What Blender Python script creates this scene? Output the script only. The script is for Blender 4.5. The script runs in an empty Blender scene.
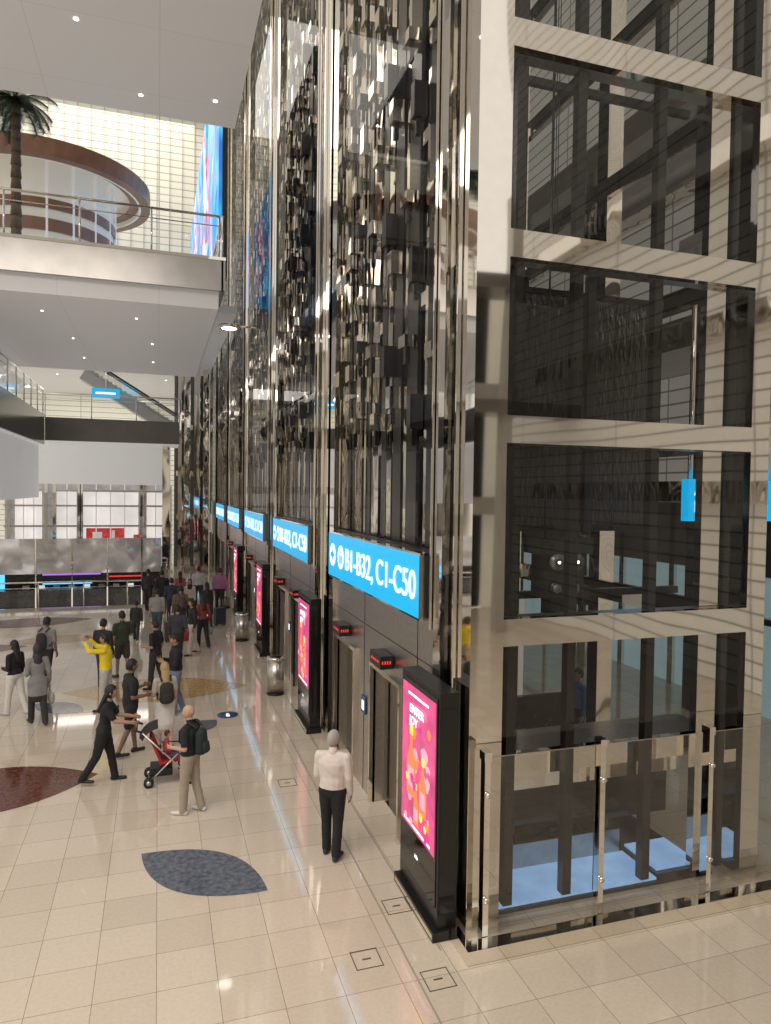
import bpy, math, random
import numpy as np
from mathutils import Vector, Matrix
random.seed(7)
S=bpy.context.scene
try:
    S.view_settings.view_transform='Standard'
except Exception as e: print(e)

# ------------------------------------------------------------ materials
def pmat(name,col,rough=.5,metal=0,emit=None,es=0,var=.06,vscale=6,bump=0,bscale=1.5,bdist=.03,spec=None,stretch=None):
    m=bpy.data.materials.new(name); m.use_nodes=True
    nt=m.node_tree; N=nt.nodes; L=nt.links
    b=N['Principled BSDF']
    b.inputs['Roughness'].default_value=rough; b.inputs['Metallic'].default_value=metal
    tc=N.new('ShaderNodeTexCoord')
    nz=N.new('ShaderNodeTexNoise'); nz.inputs['Scale'].default_value=vscale
    L.new(tc.outputs['Object'],nz.inputs['Vector'])
    r=N.new('ShaderNodeValToRGB')
    r.color_ramp.elements[0].position=.3; r.color_ramp.elements[1].position=.7
    c=Vector(col)
    r.color_ramp.elements[0].color=(*[max(0,x*(1-var)) for x in c],1)
    r.color_ramp.elements[1].color=(*[min(1,x*(1+var)) for x in c],1)
    L.new(nz.outputs['Fac'],r.inputs['Fac']); L.new(r.outputs['Color'],b.inputs['Base Color'])
    if emit:
        b.inputs['Emission Color'].default_value=(*emit,1); b.inputs['Emission Strength'].default_value=es
    if spec is not None: b.inputs['Specular IOR Level'].default_value=spec
    if bump:
        n2=N.new('ShaderNodeTexNoise'); n2.inputs['Scale'].default_value=bscale; n2.inputs['Detail'].default_value=0
        if stretch:
            mp=N.new('ShaderNodeMapping'); mp.inputs['Scale'].default_value=stretch
            L.new(tc.outputs['Object'],mp.inputs['Vector']); L.new(mp.outputs[0],n2.inputs['Vector'])
        else: L.new(tc.outputs['Object'],n2.inputs['Vector'])
        bp=N.new('ShaderNodeBump'); bp.inputs['Strength'].default_value=bump; bp.inputs['Distance'].default_value=bdist
        L.new(n2.outputs['Fac'],bp.inputs['Height']); L.new(bp.outputs['Normal'],b.inputs['Normal'])
    return m
def glassmat(name,tint=(.93,.95,.94),f0=.05,pw=5,rough=.01):
    m=bpy.data.materials.new(name); m.use_nodes=True
    nt=m.node_tree; N=nt.nodes; L=nt.links; N.clear()
    o=N.new('ShaderNodeOutputMaterial'); mx=N.new('ShaderNodeMixShader')
    t=N.new('ShaderNodeBsdfTransparent'); g=N.new('ShaderNodeBsdfGlossy')
    t.inputs['Color'].default_value=(*tint,1); g.inputs['Roughness'].default_value=rough
    g.inputs['Color'].default_value=(.95,.95,.95,1)
    ge=N.new('ShaderNodeNewGeometry'); vm=N.new('ShaderNodeVectorMath'); vm.operation='DOT_PRODUCT'
    L.new(ge.outputs['Incoming'],vm.inputs[0]); L.new(ge.outputs['Normal'],vm.inputs[1])
    def mth(op,a,bv):
        n=N.new('ShaderNodeMath'); n.operation=op
        for i,vv in enumerate((a,bv)):
            if vv is None: continue
            if isinstance(vv,(int,float)): n.inputs[i].default_value=vv
            else: L.new(vv,n.inputs[i])
        return n.outputs[0]
    ab=mth('ABSOLUTE',vm.outputs['Value'],None); om=mth('SUBTRACT',1.0,ab); pw_=mth('POWER',om,float(pw))
    fc=mth('ADD',mth('MULTIPLY',pw_,1-f0),f0)
    L.new(fc,mx.inputs['Fac']); L.new(t.outputs[0],mx.inputs[1]); L.new(g.outputs[0],mx.inputs[2])
    L.new(mx.outputs[0],o.inputs['Surface'])
    return m
STEEL=pmat('polished_steel',(.82,.78,.72),.035,1,bump=.5,bscale=.9,bdist=.02,var=.02,stretch=(1,1,.5))
STEEL2=pmat('polished_steel_wavy',(.78,.73,.66),.06,1,bump=1.0,bscale=2.0,bdist=.045,var=.03,stretch=(1.2,1.2,.7))
BRUSH=pmat('brushed_steel',(.58,.55,.52),.30,1,var=.08,vscale=14)
BRUSHD=pmat('brushed_steel_door',(.45,.42,.39),.28,1,var=.1,vscale=10)
DARK=pmat('dark_shaft_steel',(.018,.016,.015),.22,.3,var=.2)
DGLASS=pmat('black_glass_panel',(.012,.011,.011),.07,0)
BLACK=pmat('black_plastic',(.01,.01,.011),.3)
GLASS=glassmat('clear_glass',(.95,.96,.95),.05,5)
GLASSR=glassmat('reflective_glass',(.88,.89,.88),.10,5)
GLASSW=glassmat('tower_glass',(.86,.85,.83),.03,14)
GLASSF=glassmat('shaft_front_glass',(.93,.93,.92),.05,5)
WHITE=pmat('white_plaster_glow',(.82,.81,.80),.6,var=.02,vscale=1,emit=(.82,.81,.80),es=.22)  # plaster given a faint emission in place of light falling on it
CREAM=pmat('cream_panel_glow',(.72,.68,.58),.45,var=.04,vscale=1,emit=(.9,.85,.72),es=.15)  # emission makes the panels look lit; they are no lamps
GREYC=pmat('grey_fascia',(.46,.44,.41),.3,.4,var=.05,vscale=1)
GREYD=pmat('dark_grey_fascia',(.20,.19,.18),.2,.5,var=.1,vscale=1)
FASC=pmat('satin_metal_fascia',(.42,.40,.38),.28,.85,var=.08,vscale=2)
WOOD=pmat('cherry_wood',(.24,.11,.055),.3,var=.15,vscale=2)
LAMP=pmat('downlight_glow',(1,1,1),.5,emit=(1,.97,.9),es=6)
BLUE=pmat('blue_sign_face',(.0,.25,.45),.3,emit=(.0,.30,.60),es=1.15,var=.03)
WTXT=pmat('white_sign_text',(.9,.9,.9),.5,emit=(1,1,1),es=1.0)
REDLED=pmat('red_led',(.5,.02,.01),.5,emit=(1,.05,.03),es=.8)
CYAN=pmat('cyan_light',(.1,.5,.7),.5,emit=(.1,.55,.9),es=1.3)
PURP=pmat('violet_light',(.3,.1,.5),.5,emit=(.35,.12,.75),es=1.2)
PITB=pmat('pit_blue_reflection',(.3,.5,.8),.3,emit=(.20,.35,.60),es=.8,var=.5,vscale=2)  # blue light reflected in the pit floor, put in as emissive colour
PINK=pmat('pink_poster',(.5,.06,.2),.25,emit=(.72,.09,.26),es=.6,var=.5,vscale=3)
ROSE=pmat('rose_art',(.9,.4,.5),.4,emit=(.95,.35,.45),es=.6)
MAG=pmat('magenta_art',(.5,.05,.3),.4,emit=(.45,.03,.22),es=.8)
ORANGE=pmat('orange_art',(.7,.2,.06),.4,emit=(.75,.22,.10),es=.7)
YEL=pmat('yellow_art',(.9,.7,.1),.4,emit=(.95,.65,.1),es=.8)
RUBBER=pmat('rubber',(.02,.02,.02),.7)
JOINT=pmat('floor_joint',(.36,.32,.27),.4)
HATCH=pmat('hatch_frame',(.10,.08,.07),.4)

def floor_mat():
    m=bpy.data.materials.new('polished_tile_floor'); m.use_nodes=True
    nt=m.node_tree; N=nt.nodes; L=nt.links; b=N['Principled BSDF']
    tc=N.new('ShaderNodeTexCoord')
    br=N.new('ShaderNodeTexBrick'); br.offset=0; br.squash=1
    br.inputs['Scale'].default_value=1; br.inputs['Brick Width'].default_value=.62; br.inputs['Row Height'].default_value=.62
    br.inputs['Mortar Size'].default_value=.0035; br.inputs['Mortar Smooth'].default_value=0; br.inputs['Bias'].default_value=0
    br.inputs['Color1'].default_value=(.72,.625,.51,1); br.inputs['Color2'].default_value=(.64,.55,.445,1)
    br.inputs['Mortar'].default_value=(.30,.24,.18,1)
    L.new(tc.outputs['Object'],br.inputs['Vector'])
    nz=N.new('ShaderNodeTexNoise'); nz.inputs['Scale'].default_value=22; nz.inputs['Detail'].default_value=8
    L.new(tc.outputs['Object'],nz.inputs['Vector'])
    rp=N.new('ShaderNodeValToRGB'); rp.color_ramp.elements[0].color=(.94,.93,.92,1); rp.color_ramp.elements[1].color=(1,1,1,1)
    rp.color_ramp.elements[0].position=.35; rp.color_ramp.elements[1].position=.65
    L.new(nz.outputs['Fac'],rp.inputs['Fac'])
    mx=N.new('ShaderNodeMixRGB'); mx.blend_type='MULTIPLY'; mx.inputs[0].default_value=1
    L.new(br.outputs['Color'],mx.inputs[1]); L.new(rp.outputs['Color'],mx.inputs[2])
    L.new(mx.outputs[0],b.inputs['Base Color']); b.inputs['Roughness'].default_value=.05
    b.inputs['Specular IOR Level'].default_value=.9
    return m
def panel_mat(name,c1,c2,mort,bw,rh,ms=.02,rough=.5,emit=0,swap='XZ',bump=0):
    m=bpy.data.materials.new(name); m.use_nodes=True
    nt=m.node_tree; N=nt.nodes; L=nt.links; b=N['Principled BSDF']
    tc=N.new('ShaderNodeTexCoord'); sp=N.new('ShaderNodeSeparateXYZ'); cb=N.new('ShaderNodeCombineXYZ')
    L.new(tc.outputs['Object'],sp.inputs[0]); L.new(sp.outputs[swap[0]],cb.inputs[0]); L.new(sp.outputs[swap[1]],cb.inputs[1])
    br=N.new('ShaderNodeTexBrick'); br.offset=0
    for k,v in (('Scale',1),('Brick Width',bw),('Row Height',rh),('Mortar Size',ms),('Mortar Smooth',.1)): br.inputs[k].default_value=v
    br.inputs['Color1'].default_value=(*c1,1); br.inputs['Color2'].default_value=(*c2,1); br.inputs['Mortar'].default_value=(*mort,1)
    L.new(cb.outputs[0],br.inputs['Vector']); L.new(br.outputs['Color'],b.inputs['Base Color'])
    b.inputs['Roughness'].default_value=rough
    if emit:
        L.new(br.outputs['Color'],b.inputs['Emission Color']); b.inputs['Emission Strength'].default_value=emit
    if bump:
        mp=N.new('ShaderNodeMapping'); mp.inputs['Scale'].default_value=(14,14,4); n2=N.new('ShaderNodeTexNoise'); n2.inputs['Scale'].default_value=1
        L.new(tc.outputs['Object'],mp.inputs['Vector']); L.new(mp.outputs[0],n2.inputs['Vector'])
        bp=N.new('ShaderNodeBump'); bp.inputs['Strength'].default_value=bump; bp.inputs['Distance'].default_value=.05
        L.new(n2.outputs['Fac'],bp.inputs['Height']); L.new(bp.outputs['Normal'],b.inputs['Normal'])
    return m
FLOOR=floor_mat()
RIBX=panel_mat('ribbed_cream_wall_glow',(.72,.70,.60),(.68,.66,.56),(.36,.34,.28),6,.42,.03,.5,.28,'XZ')  # lit look of the wall put into the colour as weak emission
RIBY=panel_mat('ribbed_cream_side_glow',(.56,.53,.47),(.50,.47,.42),(.20,.18,.15),6,.42,.03,.5,.22,'YZ')  # side wall also emits weakly, standing in for light on it
CEILP=panel_mat('ceiling_grid_glow',(.60,.59,.58),(.59,.58,.57),(.50,.49,.48),2.4,2.4,.008,.35,.19,'XY')  # ceiling and soffit emit a little, replacing light from lamps below

# ------------------------------------------------------------ mesh builder
class MB:
    def __init__(s): s.v=[];s.f=[];s.m=[];s.sm=[];s.mats=[]
    def mi(s,mat):
        if mat not in s.mats: s.mats.append(mat)
        return s.mats.index(mat)
    def add(s,vs,fs,mat,smooth=False):
        o=len(s.v); s.v+= [tuple(p) for p in vs]; i=s.mi(mat)
        for f in fs: s.f.append([o+k for k in f]); s.m.append(i); s.sm.append(smooth)
    def box(s,a,b,mat):
        x0,y0,z0=a;x1,y1,z1=b
        vs=[(x0,y0,z0),(x1,y0,z0),(x1,y1,z0),(x0,y1,z0),(x0,y0,z1),(x1,y0,z1),(x1,y1,z1),(x0,y1,z1)]
        s.add(vs,[(0,3,2,1),(4,5,6,7),(0,1,5,4),(1,2,6,5),(2,3,7,6),(3,0,4,7)],mat)
    def pane(s,a,b,mat):
        s.add([(a[0],a[1],a[2]),(b[0],b[1],a[2]),(b[0],b[1],b[2]),(a[0],a[1],b[2])],[(0,1,2,3)],mat)
    def obox(s,c,sz,R,mat):
        vs=[]
        for z in(-1,1):
            for x,y in((-1,-1),(1,-1),(1,1),(-1,1)):
                vs.append(Vector(c)+R@Vector((x*sz[0]/2,y*sz[1]/2,z*sz[2]/2)))
        s.add(vs,[(0,3,2,1),(4,5,6,7),(0,1,5,4),(1,2,6,5),(2,3,7,6),(3,0,4,7)],mat)
    def caps(s,p0,p1,r0,r1,mat,flat=1,side=Vector((1,0,0)),n=12,round_=True):
        p0=Vector(p0);p1=Vector(p1);d=p1-p0
        L=d.length
        d=d.normalized() if L>1e-6 else Vector((0,0,1))
        side=Vector(side)
        if abs(d.dot(side))>.95: side=Vector((0,0,1)) if abs(d.z)<.9 else Vector((0,1,0))
        u=(side-d*side.dot(d)).normalized(); w=d.cross(u)
        rings=[]
        if round_:
            for a in (80,55,28): rings.append((p0-d*(r0*flat*math.sin(math.radians(a))),r0*math.cos(math.radians(a))))
        rings.append((p0,r0)); rings.append((p1,r1))
        if round_:
            for a in (28,55,80): rings.append((p1+d*(r1*flat*math.sin(math.radians(a))),r1*math.cos(math.radians(a))))
        vs=[]
        for c,r in rings:
            for k in range(n):
                t=2*math.pi*k/n; vs.append(c+u*(r*math.cos(t))+w*(r*flat*math.sin(t)))
        fs=[]
        for i in range(len(rings)-1):
            for k in range(n):
                k2=(k+1)%n; fs.append((i*n+k,i*n+k2,(i+1)*n+k2,(i+1)*n+k))
        fs.append(tuple(reversed(range(n)))); fs.append(tuple((len(rings)-1)*n+k for k in range(n)))
        s.add(vs,fs,mat,True)
    def tube(s,p0,p1,r,mat,r1=None,n=12): s.caps(p0,p1,r,r if r1 is None else r1,mat,n=n,round_=False)
    def ell(s,c,rad,mat,nu=14,nv=10,R=None,fn=None,keep=None):
        vs=[];c=Vector(c)
        for i in range(nv+1):
            ph=math.pi*i/nv
            for k in range(nu):
                t=2*math.pi*k/nu
                p=Vector((math.sin(ph)*math.cos(t),math.sin(ph)*math.sin(t),math.cos(ph)))
                if fn: p=fn(p)
                p=Vector((p.x*rad[0],p.y*rad[1],p.z*rad[2]))
                if R: p=R@p
                vs.append(c+p)
        fs=[]
        for i in range(nv):
            for k in range(nu):
                k2=(k+1)%nu
                if keep:
                    ph=math.pi*(i+.5)/nv;t=2*math.pi*(k+.5)/nu
                    if not keep(Vector((math.sin(ph)*math.cos(t),math.sin(ph)*math.sin(t),math.cos(ph)))): continue
                fs.append((i*nu+k,(i+1)*nu+k,(i+1)*nu+k2,i*nu+k2))
        s.add(vs,fs,mat,True)
    def xf(s,M):
        s.v=[tuple(M@Vector(p)) for p in s.v]
    def mesh(s,name):
        me=bpy.data.meshes.new(name); me.from_pydata(s.v,[],s.f)
        for m in s.mats: me.materials.append(m)
        me.polygons.foreach_set('material_index',s.m); me.polygons.foreach_set('use_smooth',s.sm); me.update()
        return me
    def obj(s,name,parent=None,loc=None,bevel=0):
        o=bpy.data.objects.new(name,s.mesh(name)); S.collection.objects.link(o)
        if loc: o.location=loc
        if parent: o.parent=parent
        if bevel:
            b=o.modifiers.new('b','BEVEL'); b.width=bevel; b.segments=2; b.limit_method='ANGLE'
        return o
def inst(name,me,loc,rot=0):
    o=bpy.data.objects.new(name,me); S.collection.objects.link(o); o.location=loc; o.rotation_euler=(0,0,rot); return o
def empty(name,loc=(0,0,0)):
    o=bpy.data.objects.new(name,None); S.collection.objects.link(o); o.location=loc; return o
def text(name,body,size,loc,rot,mat,parent=None,width=None,extr=.004,align='LEFT'):
    c=bpy.data.curves.new(name,'FONT'); c.body=body; c.size=size; c.extrude=extr; c.align_x=align; c.materials.append(mat)
    o=bpy.data.objects.new(name,c); S.collection.objects.link(o); o.location=loc; o.rotation_euler=rot
    if parent: o.parent=parent
    if width:
        bpy.context.view_layer.update()
        w=o.dimensions.x
        if w>0: o.scale=(width/w,1,1)
    return o
FW=(math.pi/2,0,-math.pi/2)   # text facing -X

# ------------------------------------------------------------ camera
cam=bpy.data.cameras.new('camera'); co=bpy.data.objects.new('camera',cam); S.collection.objects.link(co)
cam.sensor_fit='VERTICAL'; cam.sensor_height=36; cam.lens=700/1024*36; cam.clip_end=300
yaw=math.radians(18); p=math.radians(1.7)
F=Vector((math.sin(yaw)*math.cos(p),math.cos(yaw)*math.cos(p),-math.sin(p)))
co.matrix_world=Matrix.Translation((0,0,5.2))@F.to_track_quat('-Z','Y').to_matrix().to_4x4()@Matrix.Rotation(math.radians(.76),4,'Z')
S.camera=co

# ------------------------------------------------------------ world + lights
w=bpy.data.worlds.new('world'); S.world=w; w.use_nodes=True
w.node_tree.nodes['Background'].inputs[0].default_value=(1.0,.94,.86,1); w.node_tree.nodes['Background'].inputs[1].default_value=.95
def area(name,loc,sx,sy,pw,rot=(0,0,0),col=(1,.94,.86)):
    l=bpy.data.lights.new(name,'AREA'); l.shape='RECTANGLE'; l.size=sx; l.size_y=sy; l.energy=pw; l.color=col
    o=bpy.data.objects.new(name,l); S.collection.objects.link(o); o.location=loc; o.rotation_euler=rot
area('hall_fill_light',(-5,3,13.8),10,12,1700)  # added fill lamp, out of view
area('atrium_fill_light',(-4,40,27),12,14,1500)  # added fill lamp for the atrium, no real roof opening
area('rear_fill_light',(-3,56,12.7),10,6,700)  # added fill lamp to brighten the far end

# ------------------------------------------------------------ room shell
b=MB(); b.box((-16,-14,-.2),(16,33,0),FLOOR); b.box((.6,33,-.2),(16,62,0),FLOOR); b.obj('floor')
b=MB(); b.box((-16,33.2,-5.2),(.6,62,-5),FLOOR); b.obj('floor_lower_level')
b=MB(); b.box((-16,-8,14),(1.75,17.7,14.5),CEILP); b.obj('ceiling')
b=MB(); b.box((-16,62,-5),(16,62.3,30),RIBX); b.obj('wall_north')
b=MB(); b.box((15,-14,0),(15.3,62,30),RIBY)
for z in (5.0,9.5,14): b.box((14.2,-10,z),(15,60,z+.6),STEEL2)
b.obj('wall_east')
b=MB()
for i in range(14):
    x=-16+i*2.3; b.box((x,-14.4,0),(x+1.5,-14,14),CREAM if i%2 else GREYC); b.box((x+1.5,-14.5,0),(x+2.3,-14.2,14),DGLASS)  # unseen wall, light and dark stripes shaped for reflections in the steel
for z in (4.2,9.2): b.box((-16,-14,z),(16,-12.8,z+.7),GREYC)
for x in (2.6,7,12): b.box((x,-9,0),(x+.5,-8.5,16),GREYC)  # unseen posts and beams, added to vary the steel reflections
b.box((1,-9.5,8),(16,-8,8.5),GREYD); b.box((1,-9.5,12.5),(16,-8,13.0),GREYD)
b.obj('wall_south')
b=MB(); b.box((-16,0,29.5),(16,62,30),CREAM); b.obj('ceiling_atrium')

# floor inlays
def leaf(name,cx,cy,L,Wd,ang,col,rough=.1,n=20):
    m=pmat(name+'_stone',col,rough,var=.4,vscale=14); pts=[]
    for i in range(n+1):
        t=-1+2*i/n; pts.append((t*L/2,Wd/2*(1-t*t)))
    for i in range(1,n):
        t=1-2*i/n; pts.append((t*L/2,-Wd/2*(1-t*t)))
    a=math.radians(ang); M=Matrix.Translation((cx,cy,0))@Matrix.Rotation(a,4,'Z')
    vs=[M@Vector((x,y,.003)) for x,y in pts]
    b=MB(); b.add(vs,[tuple(reversed(range(len(vs))))],m); b.obj(name)
leaf('floor_inlay_leaf_blue',.58,9.66,2.13,1.05,-42,(.12,.135,.17))
leaf('floor_inlay_leaf_brown',-2.75,13.3,3.5,2.0,8,(.13,.045,.03))
leaf('floor_inlay_leaf_tan',0,18.9,4.6,2.2,-6,(.50,.33,.15))
leaf('floor_inlay_leaf_blue',-2.2,17.9,1.5,.8,-40,(.12,.135,.17))
leaf('floor_inlay_leaf_blue',.88,15.7,1.0,.7,40,(.12,.135,.17))
leaf('floor_inlay_leaf_brown',-4.7,29.5,4.5,2.0,8,(.13,.045,.03))
leaf('floor_inlay_leaf_tan',-3.2,26,3.2,1.4,8,(.50,.33,.15))
leaf('floor_inlay_leaf_brown',-5.2,25,2.4,1.2,8,(.13,.045,.03))
b=MB(); b.tube((1.54,16.3,.001),(1.54,16.3,.006),.24,pmat('floor_sticker_blue',(.02,.08,.2),.3),n=32)
b.tube((1.54,16.36,.006),(1.54,16.36,.008),.035,WTXT,n=16); b.box((1.50,16.18,.006),(1.58,16.3,.008),WTXT); b.obj('floor_sticker')
b=MB(); b.box((2.64,-14,.001),(2.66,33,.004),JOINT); b.box((3.06,7.2,.001),(3.08,33,.004),JOINT); b.obj('trim_floor_strip')
for hx,hy in ((2.22,7.3),(2.86,6.77),(2.86,8.15),(2.2,12.2)):
    b=MB()
    for k in range(4):
        M=Matrix.Rotation(k*math.pi/2,3,'Z'); b.obox(M@Vector((0,.15,.003)),(.31,.009,.005),M,HATCH)
    b.box((-.05,-.01,.001),(.05,.01,.005),HATCH)
    b.obj('floor_hatch',loc=(hx,hy,0))

# ------------------------------------------------------------ elevator towers
LV=[3.4,5.78,7.92,10.3,12.6,14.9,17.2,19.5,21.8,24.1]
TOP=27
def tower(first):
    b=MB()
    for y0,y1,x0,x1 in ((7.3,7.65,3.42,3.84),(8.1,8.4,3.40,3.72),(13.70,14.05,3.36,3.74)):
        b.box((x0,y0,0),(x1,y1,TOP),STEEL)
    b.box((7.42,7.3,0),(7.72,7.65,TOP),STEEL); b.box((7.3,13.7,0),(7.6,14.05,TOP),STEEL)
    b.box((7.3,10.4,0),(7.6,10.7,TOP),STEEL2)
    for y in (7.68,8.05,8.43): b.box((3.36,y,3.4 if y==8.43 else 0),(3.42,y+.03,TOP),STEEL)
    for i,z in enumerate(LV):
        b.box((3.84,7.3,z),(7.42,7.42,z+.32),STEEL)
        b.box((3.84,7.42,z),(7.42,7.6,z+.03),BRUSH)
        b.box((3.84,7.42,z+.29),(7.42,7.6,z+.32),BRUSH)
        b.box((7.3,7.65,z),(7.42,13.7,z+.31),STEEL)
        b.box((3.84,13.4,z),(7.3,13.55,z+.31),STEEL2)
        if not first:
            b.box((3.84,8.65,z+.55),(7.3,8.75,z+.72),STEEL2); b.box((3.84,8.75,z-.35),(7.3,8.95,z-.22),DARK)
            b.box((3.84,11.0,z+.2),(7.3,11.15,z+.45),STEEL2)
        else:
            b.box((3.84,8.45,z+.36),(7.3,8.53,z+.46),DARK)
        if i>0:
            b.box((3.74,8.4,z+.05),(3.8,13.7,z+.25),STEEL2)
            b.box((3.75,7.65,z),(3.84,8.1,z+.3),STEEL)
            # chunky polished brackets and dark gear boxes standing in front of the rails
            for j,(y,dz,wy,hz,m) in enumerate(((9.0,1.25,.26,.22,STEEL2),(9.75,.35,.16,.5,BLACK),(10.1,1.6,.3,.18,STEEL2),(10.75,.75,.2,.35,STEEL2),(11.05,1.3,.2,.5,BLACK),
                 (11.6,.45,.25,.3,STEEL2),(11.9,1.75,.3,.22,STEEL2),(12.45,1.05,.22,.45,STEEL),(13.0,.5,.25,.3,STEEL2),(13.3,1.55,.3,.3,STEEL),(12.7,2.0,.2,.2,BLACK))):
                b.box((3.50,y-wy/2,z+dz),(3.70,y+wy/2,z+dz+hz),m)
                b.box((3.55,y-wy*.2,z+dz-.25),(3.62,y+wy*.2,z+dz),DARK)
    for x,wd,m in ((3.98,.12,DARK),(4.80,.12,DARK),(5.97,.12,DARK),(6.78,.30,STEEL),(7.16,.10,DARK)):
        b.box((x,7.45,.2),(x+wd,7.57,TOP),m)
    if first:
        b.box((4.30,8.5,.2),(4.55,8.62,TOP),STEEL)
        b.box((4.62,8.5,.2),(4.70,8.62,TOP),DARK)
    else:
        for x,wd,m in ((4.15,.12,DARK),(4.45,.2,STEEL),(5.35,.14,DARK),(6.55,.12,DARK),(7.0,.2,STEEL2)):
            b.box((x,8.5,.2),(x+wd,8.6,TOP),m)
    zlo=4.4
    for j,y in enumerate((8.62,9.72,10.9,12.3,13.2)):
        for q,x in enumerate((3.95,5.2,6.5)):
            if first and (q>0 and y<12): continue
            m=STEEL2 if (j*3+q*2)%5==0 else DARK
            b.box((x,y-.1,zlo),(x+.1,y+.1,TOP),m)
    for y,wd,m in ((8.75,.14,DARK),(9.4,.17,BLACK),(9.62,.05,STEEL2),(10.2,.22,DARK),(10.5,.06,STEEL2),(10.9,.2,BLACK),(11.3,.12,STEEL2),(11.6,.14,DARK),(12.1,.2,STEEL2),(12.5,.1,BLACK),(12.75,.06,STEEL),(13.2,.24,STEEL2),(13.55,.08,DARK)):
        b.box((3.72,y-wd,zlo),(3.78,y+wd,TOP),m)
    b.box((3.95,8.4,zlo),(3.97,13.6,TOP),DGLASS) if not first else b.box((3.95,9.9,zlo),(3.97,13.6,TOP),DGLASS)
    b.box((3.85,13.63,0),(7.3,13.68,TOP),DGLASS)
    if not first:
        b.box((4.7,11.16,zlo),(7.2,11.2,TOP),DGLASS)
        b.box((7.22,7.65,0),(7.28,13.7,TOP),DGLASS)
    b.pane((3.46,8.4,4.4),(3.46,13.7,TOP),GLASSW); b.pane((3.46,7.65,0),(3.46,8.1,TOP),GLASSR)
    b.pane((3.84,7.36,2.3),(7.42,7.36,TOP),GLASSF if first else GLASSW)
    D=((9.65,11.05),(12.15,13.5)); H=2.3
    for y0,y1 in ((8.4,9.65),(11.05,12.15),(13.5,13.7)): b.box((3.42,y0,0),(3.62,y1,3.5),BRUSH)
    for y0,y1 in D:
        b.box((3.42,y0,H),(3.62,y1,3.5),BRUSH)
        b.box((3.36,y0-.07,0),(3.46,y0,H+.07),STEEL); b.box((3.36,y1,0),(3.46,y1+.07,H+.07),STEEL); b.box((3.36,y0,H),(3.46,y1,H+.07),STEEL)
        b.box((3.62,y0-.03,0),(3.86,y0,H),BRUSHD); b.box((3.62,y1,0),(3.86,y1+.03,H),BRUSHD)
    b.box((3.44,8.4,3.5),(3.62,13.7,4.4),BLACK)
    b.box((3.86,8.4,0),(3.9,13.6,3.4),BLACK)
    for y in (9.0,11.6): b.box((3.415,y,0),(3.42,y+.012,3.5),BLACK)
    b.box((3.41,8.4,2.9),(3.42,13.7,2.91),BLACK)
    return b
t1=tower(True).mesh('elevator_shaft_tower_mesh'); t2=tower(False).mesh('elevator_shaft_tower_mesh_b')
for k in range(7): inst('elevator_shaft_tower',t1 if k==0 else t2,(0,7.2*k,0))

db=MB()
db.box((3.70,.005,0.02),(3.75,.69,2.29),BRUSHD); db.box((3.70,.71,0.02),(3.75,1.345,2.29),BRUSHD); db.box((3.62,.005,0.001),(3.85,1.345,.02),STEEL)
dm=db.mesh('elevator_door_mesh')
ib=MB(); ib.box((3.20,0,0),(3.41,.55,.20),BLACK)
for yy in (.1,.2,.3,.4): ib.box((3.196,yy,.08),(3.199,yy+.05,.12),REDLED)
for xx in (3.225,3.265,3.305,3.345): ib.box((xx,-.004,.075),(xx+.02,0,.125),REDLED)
im=ib.mesh('floor_indicator_mesh')
pb=MB(); pb.box((3.39,0,0),(3.415,.22,.3),pmat('blue_plaque',(.03,.07,.2),.3)); pb.box((3.385,.05,.06),(3.39,.17,.22),WTXT); pm=pb.mesh('lift_plaque_mesh')
for k in range(4):
    for y in (9.65,12.15):
        inst('elevator_door',dm,(0,y+7.2*k,0))
        inst('floor_indicator_display',im,(0,y+.35+7.2*k,2.5))
    inst('lift_call_plaque',pm,(0,11.45+7.2*k,1.35))

# wayfinding signs
for k in range(5):
    y0=8.58+7.2*k; e=empty('wayfinding_sign',(0,y0,0))
    b=MB(); b.box((3.26,0,3.53),(3.43,5.1,4.36),BLUE); b.box((3.27,-.02,3.50),(3.43,5.1,3.53),STEEL); b.box((3.27,-.02,4.36),(3.43,5.1,4.39),STEEL)
    b.box((3.262,-.015,3.53),(3.43,-.001,4.36),BRUSHD)
    b.obj('panel',e)
    text('sign_text','B1-B32, C1-C50',.56,(3.25,3.80,3.76),FW,WTXT,e,width=3.65)
    b=MB()
    for yy in (4.75,4.12):
        n=28; r=.22
        vs=[(3.252,yy+r*math.cos(t),3.95+r*math.sin(t)) for t in [2*math.pi*i/n for i in range(n)]]
        b.add(vs,[tuple(range(n))],WTXT)
    yy=4.75
    b.add([(3.247,yy-.15,3.95),(3.247,yy,4.10),(3.247,yy+.02,4.0),(3.247,yy+.15,4.0),(3.247,yy+.15,3.90),(3.247,yy+.02,3.90),(3.247,yy,3.80)],[tuple(range(7))],BLUE)
    for dy in (-.09,.0,.09):
        b.box((3.246,4.12+dy-.028,3.83),(3.25,4.12+dy+.028,3.99),BLUE); b.box((3.246,4.12+dy-.02,4.02),(3.25,4.12+dy+.02,4.07),BLUE)
    b.obj('icons',e)
e=empty('wayfinding_sign',(0,0,0)); b=MB(); b.box((7.75,8.8,4.80),(9.9,8.95,5.45),BLUE); b.box((7.0,10.9,4.80),(8.9,11.0,5.4),BLUE); b.obj('panel',e)  # panels modelled in place of a mirrored reflection of a sign
text('sign_text','A1-A24\nB1-B32',.26,(7.85,8.79,5.2),(math.pi/2,0,0),WTXT,e)
text('sign_reflection_text','A1-A24\nB1-B32',.25,(7.75,10.89,5.15),(math.pi/2,0,0),WTXT,e)
b=MB(); b.tube((7.85,8.87,5.3),(7.85,8.87,9),.03,STEEL); b.tube((9.4,8.87,5.3),(9.4,8.87,9),.03,STEEL); b.box((7.8,8.5,9),(11,9.2,9.2),GREYC); b.obj('hanger',e)

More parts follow.
